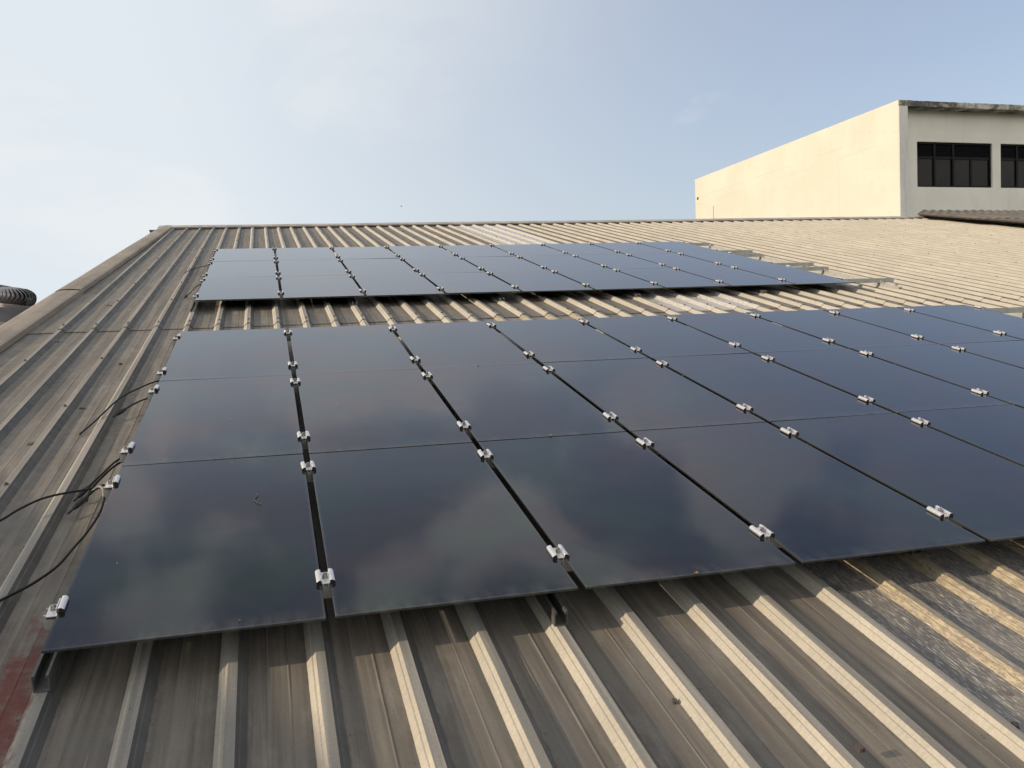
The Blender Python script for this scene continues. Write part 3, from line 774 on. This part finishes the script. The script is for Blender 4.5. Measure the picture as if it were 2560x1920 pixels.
# barge boards along the lower verge and a capping along the ridge
vb = MB()
for (ya, yb) in ((9.9, 11.70), (7.5, 9.88), (3.0, 7.48)):
    xa, xb = 12.13 + (11.74 - ya) * .17, 12.13 + (11.74 - yb) * .17
    vb.add([(xa - .03, ya, bz(ya) - .006), (xb - .03, yb, bz(yb) - .006), (xb - .03, yb, bz(yb) + .016), (xa - .03, ya, bz(ya) + .016), (xa + .14, ya, bz(ya) - .045), (xb + .14, yb, bz(yb) - .045), (xb - .005, yb, bz(yb) + .016), (xa - .005, ya, bz(ya) + .016)],
           [(0, 1, 2, 3), (7, 6, 5, 4), (0, 4, 5, 1), (1, 5, 6, 2), (2, 6, 7, 3), (3, 7, 4, 0)])
link('barge_board', vb.mesh('barge_board'), simple('dark_timber', (.05, .038, .031), .85, 0, .4, 8), br)
part('wall', M_WALL, [((13.3, 3.2, -6), (22.3, 12.9, .3))], parent=br)

# ------------------------------------------------------------------ neighbour on the left: low roof with a turbine ventilator, and a taller block beside it
nb = empty('neighbour_roof'); tag(nb, 'low grey neighbouring roof with raised curb seen past the left verge', 'roof')
part('roof_sheeting', M_RIDGE, [((-14, 7, .62), (-1.9, 24, .95))], parent=nb)
part('curb', simple('grey_blue_curb', (.07, .073, .085), .6, .2, .25, 5), [((-4.3, 12.45, .95), (-2.72, 13.5, 1.352))], parent=nb, bevel=.01)
part('wall', M_WALL, [((-13.8, 7.2, -6), (-2.1, 23.8, .618))], parent=nb)
tb_ = empty('neighbour_block'); tag(tb_, 'taller plain neighbouring block out of frame left that shades the eave corner', 'building')
part('wall', M_WALL, [((-11, -14, -6), (-6, 3.4, 2.06))], parent=tb_)
part('coping', M_MOULD, [((-11.05, -14.05, 2.062), (-5.95, 3.45, 2.16))], parent=tb_)

TVM = Matrix.Translation((-3.235, 12.94, 1.372)) @ Matrix.Rotation(R(7), 4, 'Y')
tv = empty('turbine_ventilator', TVM); tag(tv, 'dull metal turbine roof ventilator past the left verge', 'ventilator')
RT, HT = .30, .30
def rad(t): return RT * (1 - abs((t - .45) / .62) ** 2.6) ** (1 / 2.2)
bl = MB(); nb_ = 12; vs = []
for i in range(nb_ + 1):
    t = i / nb_; r_ = rad(t); z = .03 + t * (HT - .04); a0 = .35 * math.sin(t * math.pi) - .1
    for da, dr in ((0, 0), (.080, -.006), (.15, -.032)):
        a = a0 + da; vs.append((math.cos(a) * (r_ + dr), math.sin(a) * (r_ + dr), z))
fs = [(i * 3 + j, i * 3 + j + 1, i * 3 + j + 4, i * 3 + j + 3) for i in range(nb_) for j in range(2)]
blade = mesh('blade', vs, fs, True); blade.materials.append(M_DARKMET)
NBL = 30
for i in range(NBL): link('blade', blade, None, tv, Matrix.Rotation(2 * math.pi * i / NBL, 4, 'Z'))
c = MB(); c.cyl((0, 0, HT - .012), rad(1) * .8, .010, 28, rad(1) * .5); link('top_cap', c.mesh('top_cap'), M_DARKMET, tv)
c = MB(); c.cyl((0, 0, .0), .245, .034, 36, .25); link('rim', c.mesh('rim'), M_DARKMET, tv)
c = MB(); c.cyl((0, 0, .03), .17, HT - .06, 24); link('core', c.mesh('core'), M_RUBBER, tv)
c = MB(); c.cyl((0, 0, -.12), .235, .119, 32, .235); link('throat', c.mesh('throat'), M_GALV_SHADE, tv)
cv = MB(); cv.cyl((-4.02, 15.0, 1.0), .20, .72, 20); cv.cyl((-4.02, 15.0, 1.72), .29, .10, 20, .27); cv.cyl((-4.02, 15.0, 1.82), .27, .04, 20, .1)
tag(link('vent_pipe', cv.mesh('vent_pipe'), M_RUBBER), 'dark capped vent pipe showing above the ventilator at frame edge', 'vent pipe')

# ------------------------------------------------------------------ bird and ground
bd = Vector((.147236, .97781, .14866)).normalized()
bp = CAM + bd * 90
bi = MB(); bi.tube([bp + Vector((x, 0, 0)) for x in (-.10, -.05, 0, .05, .09)], .022, 8)
bi.add([bp + Vector(q) for q in ((-.03, 0, .01), (.04, 0, .01), (.02, -.16, .05), (-.03, -.15, .05), (.02, .16, .05), (-.03, .15, .05), (-.14, -.02, 0), (-.14, .02, 0))], [(0, 1, 2, 3), (1, 0, 5, 4), (0, 6, 7)])
tag(link('bird', bi.mesh('bird'), M_CHIP), 'tiny dark bird flying in the sky above the ridge', 'bird')
gm = mesh('ground', [(-900, -900, -6), (900, -900, -6), (900, 900, -6), (-900, 900, -6)], [(0, 1, 2, 3)])
tag(link('ground', gm, simple('ground_mix', (.09, .09, .065), .95, 0, .4, .05)), kind='structure')

# unseen dark rise, added behind the camera to dim the low horizon
hv = []; hf = []
for i in range(61):
    a = R(180 + 150 * (i / 60 - .5) * 2 * .62); h = 34 + 10 * noise.noise(Vector((i * .31, 0, 0))) + 5 * noise.noise(Vector((i * 1.3, 4, 0)))
    for d_, z in ((260, -6), (300, h * .7), (360, h), (460, h * .6)):
        hv.append((math.sin(a) * d_, math.cos(a) * d_, z))
for i in range(60):
    for j in range(3): q = i * 4 + j; hf.append((q, q + 1, q + 5, q + 4))
tag(link('added_horizon_mass', mesh('added_horizon_mass', hv, hf), simple('dark_horizon_mass', (.045, .06, .03), .95, 0, .4, .08)), kind='structure')
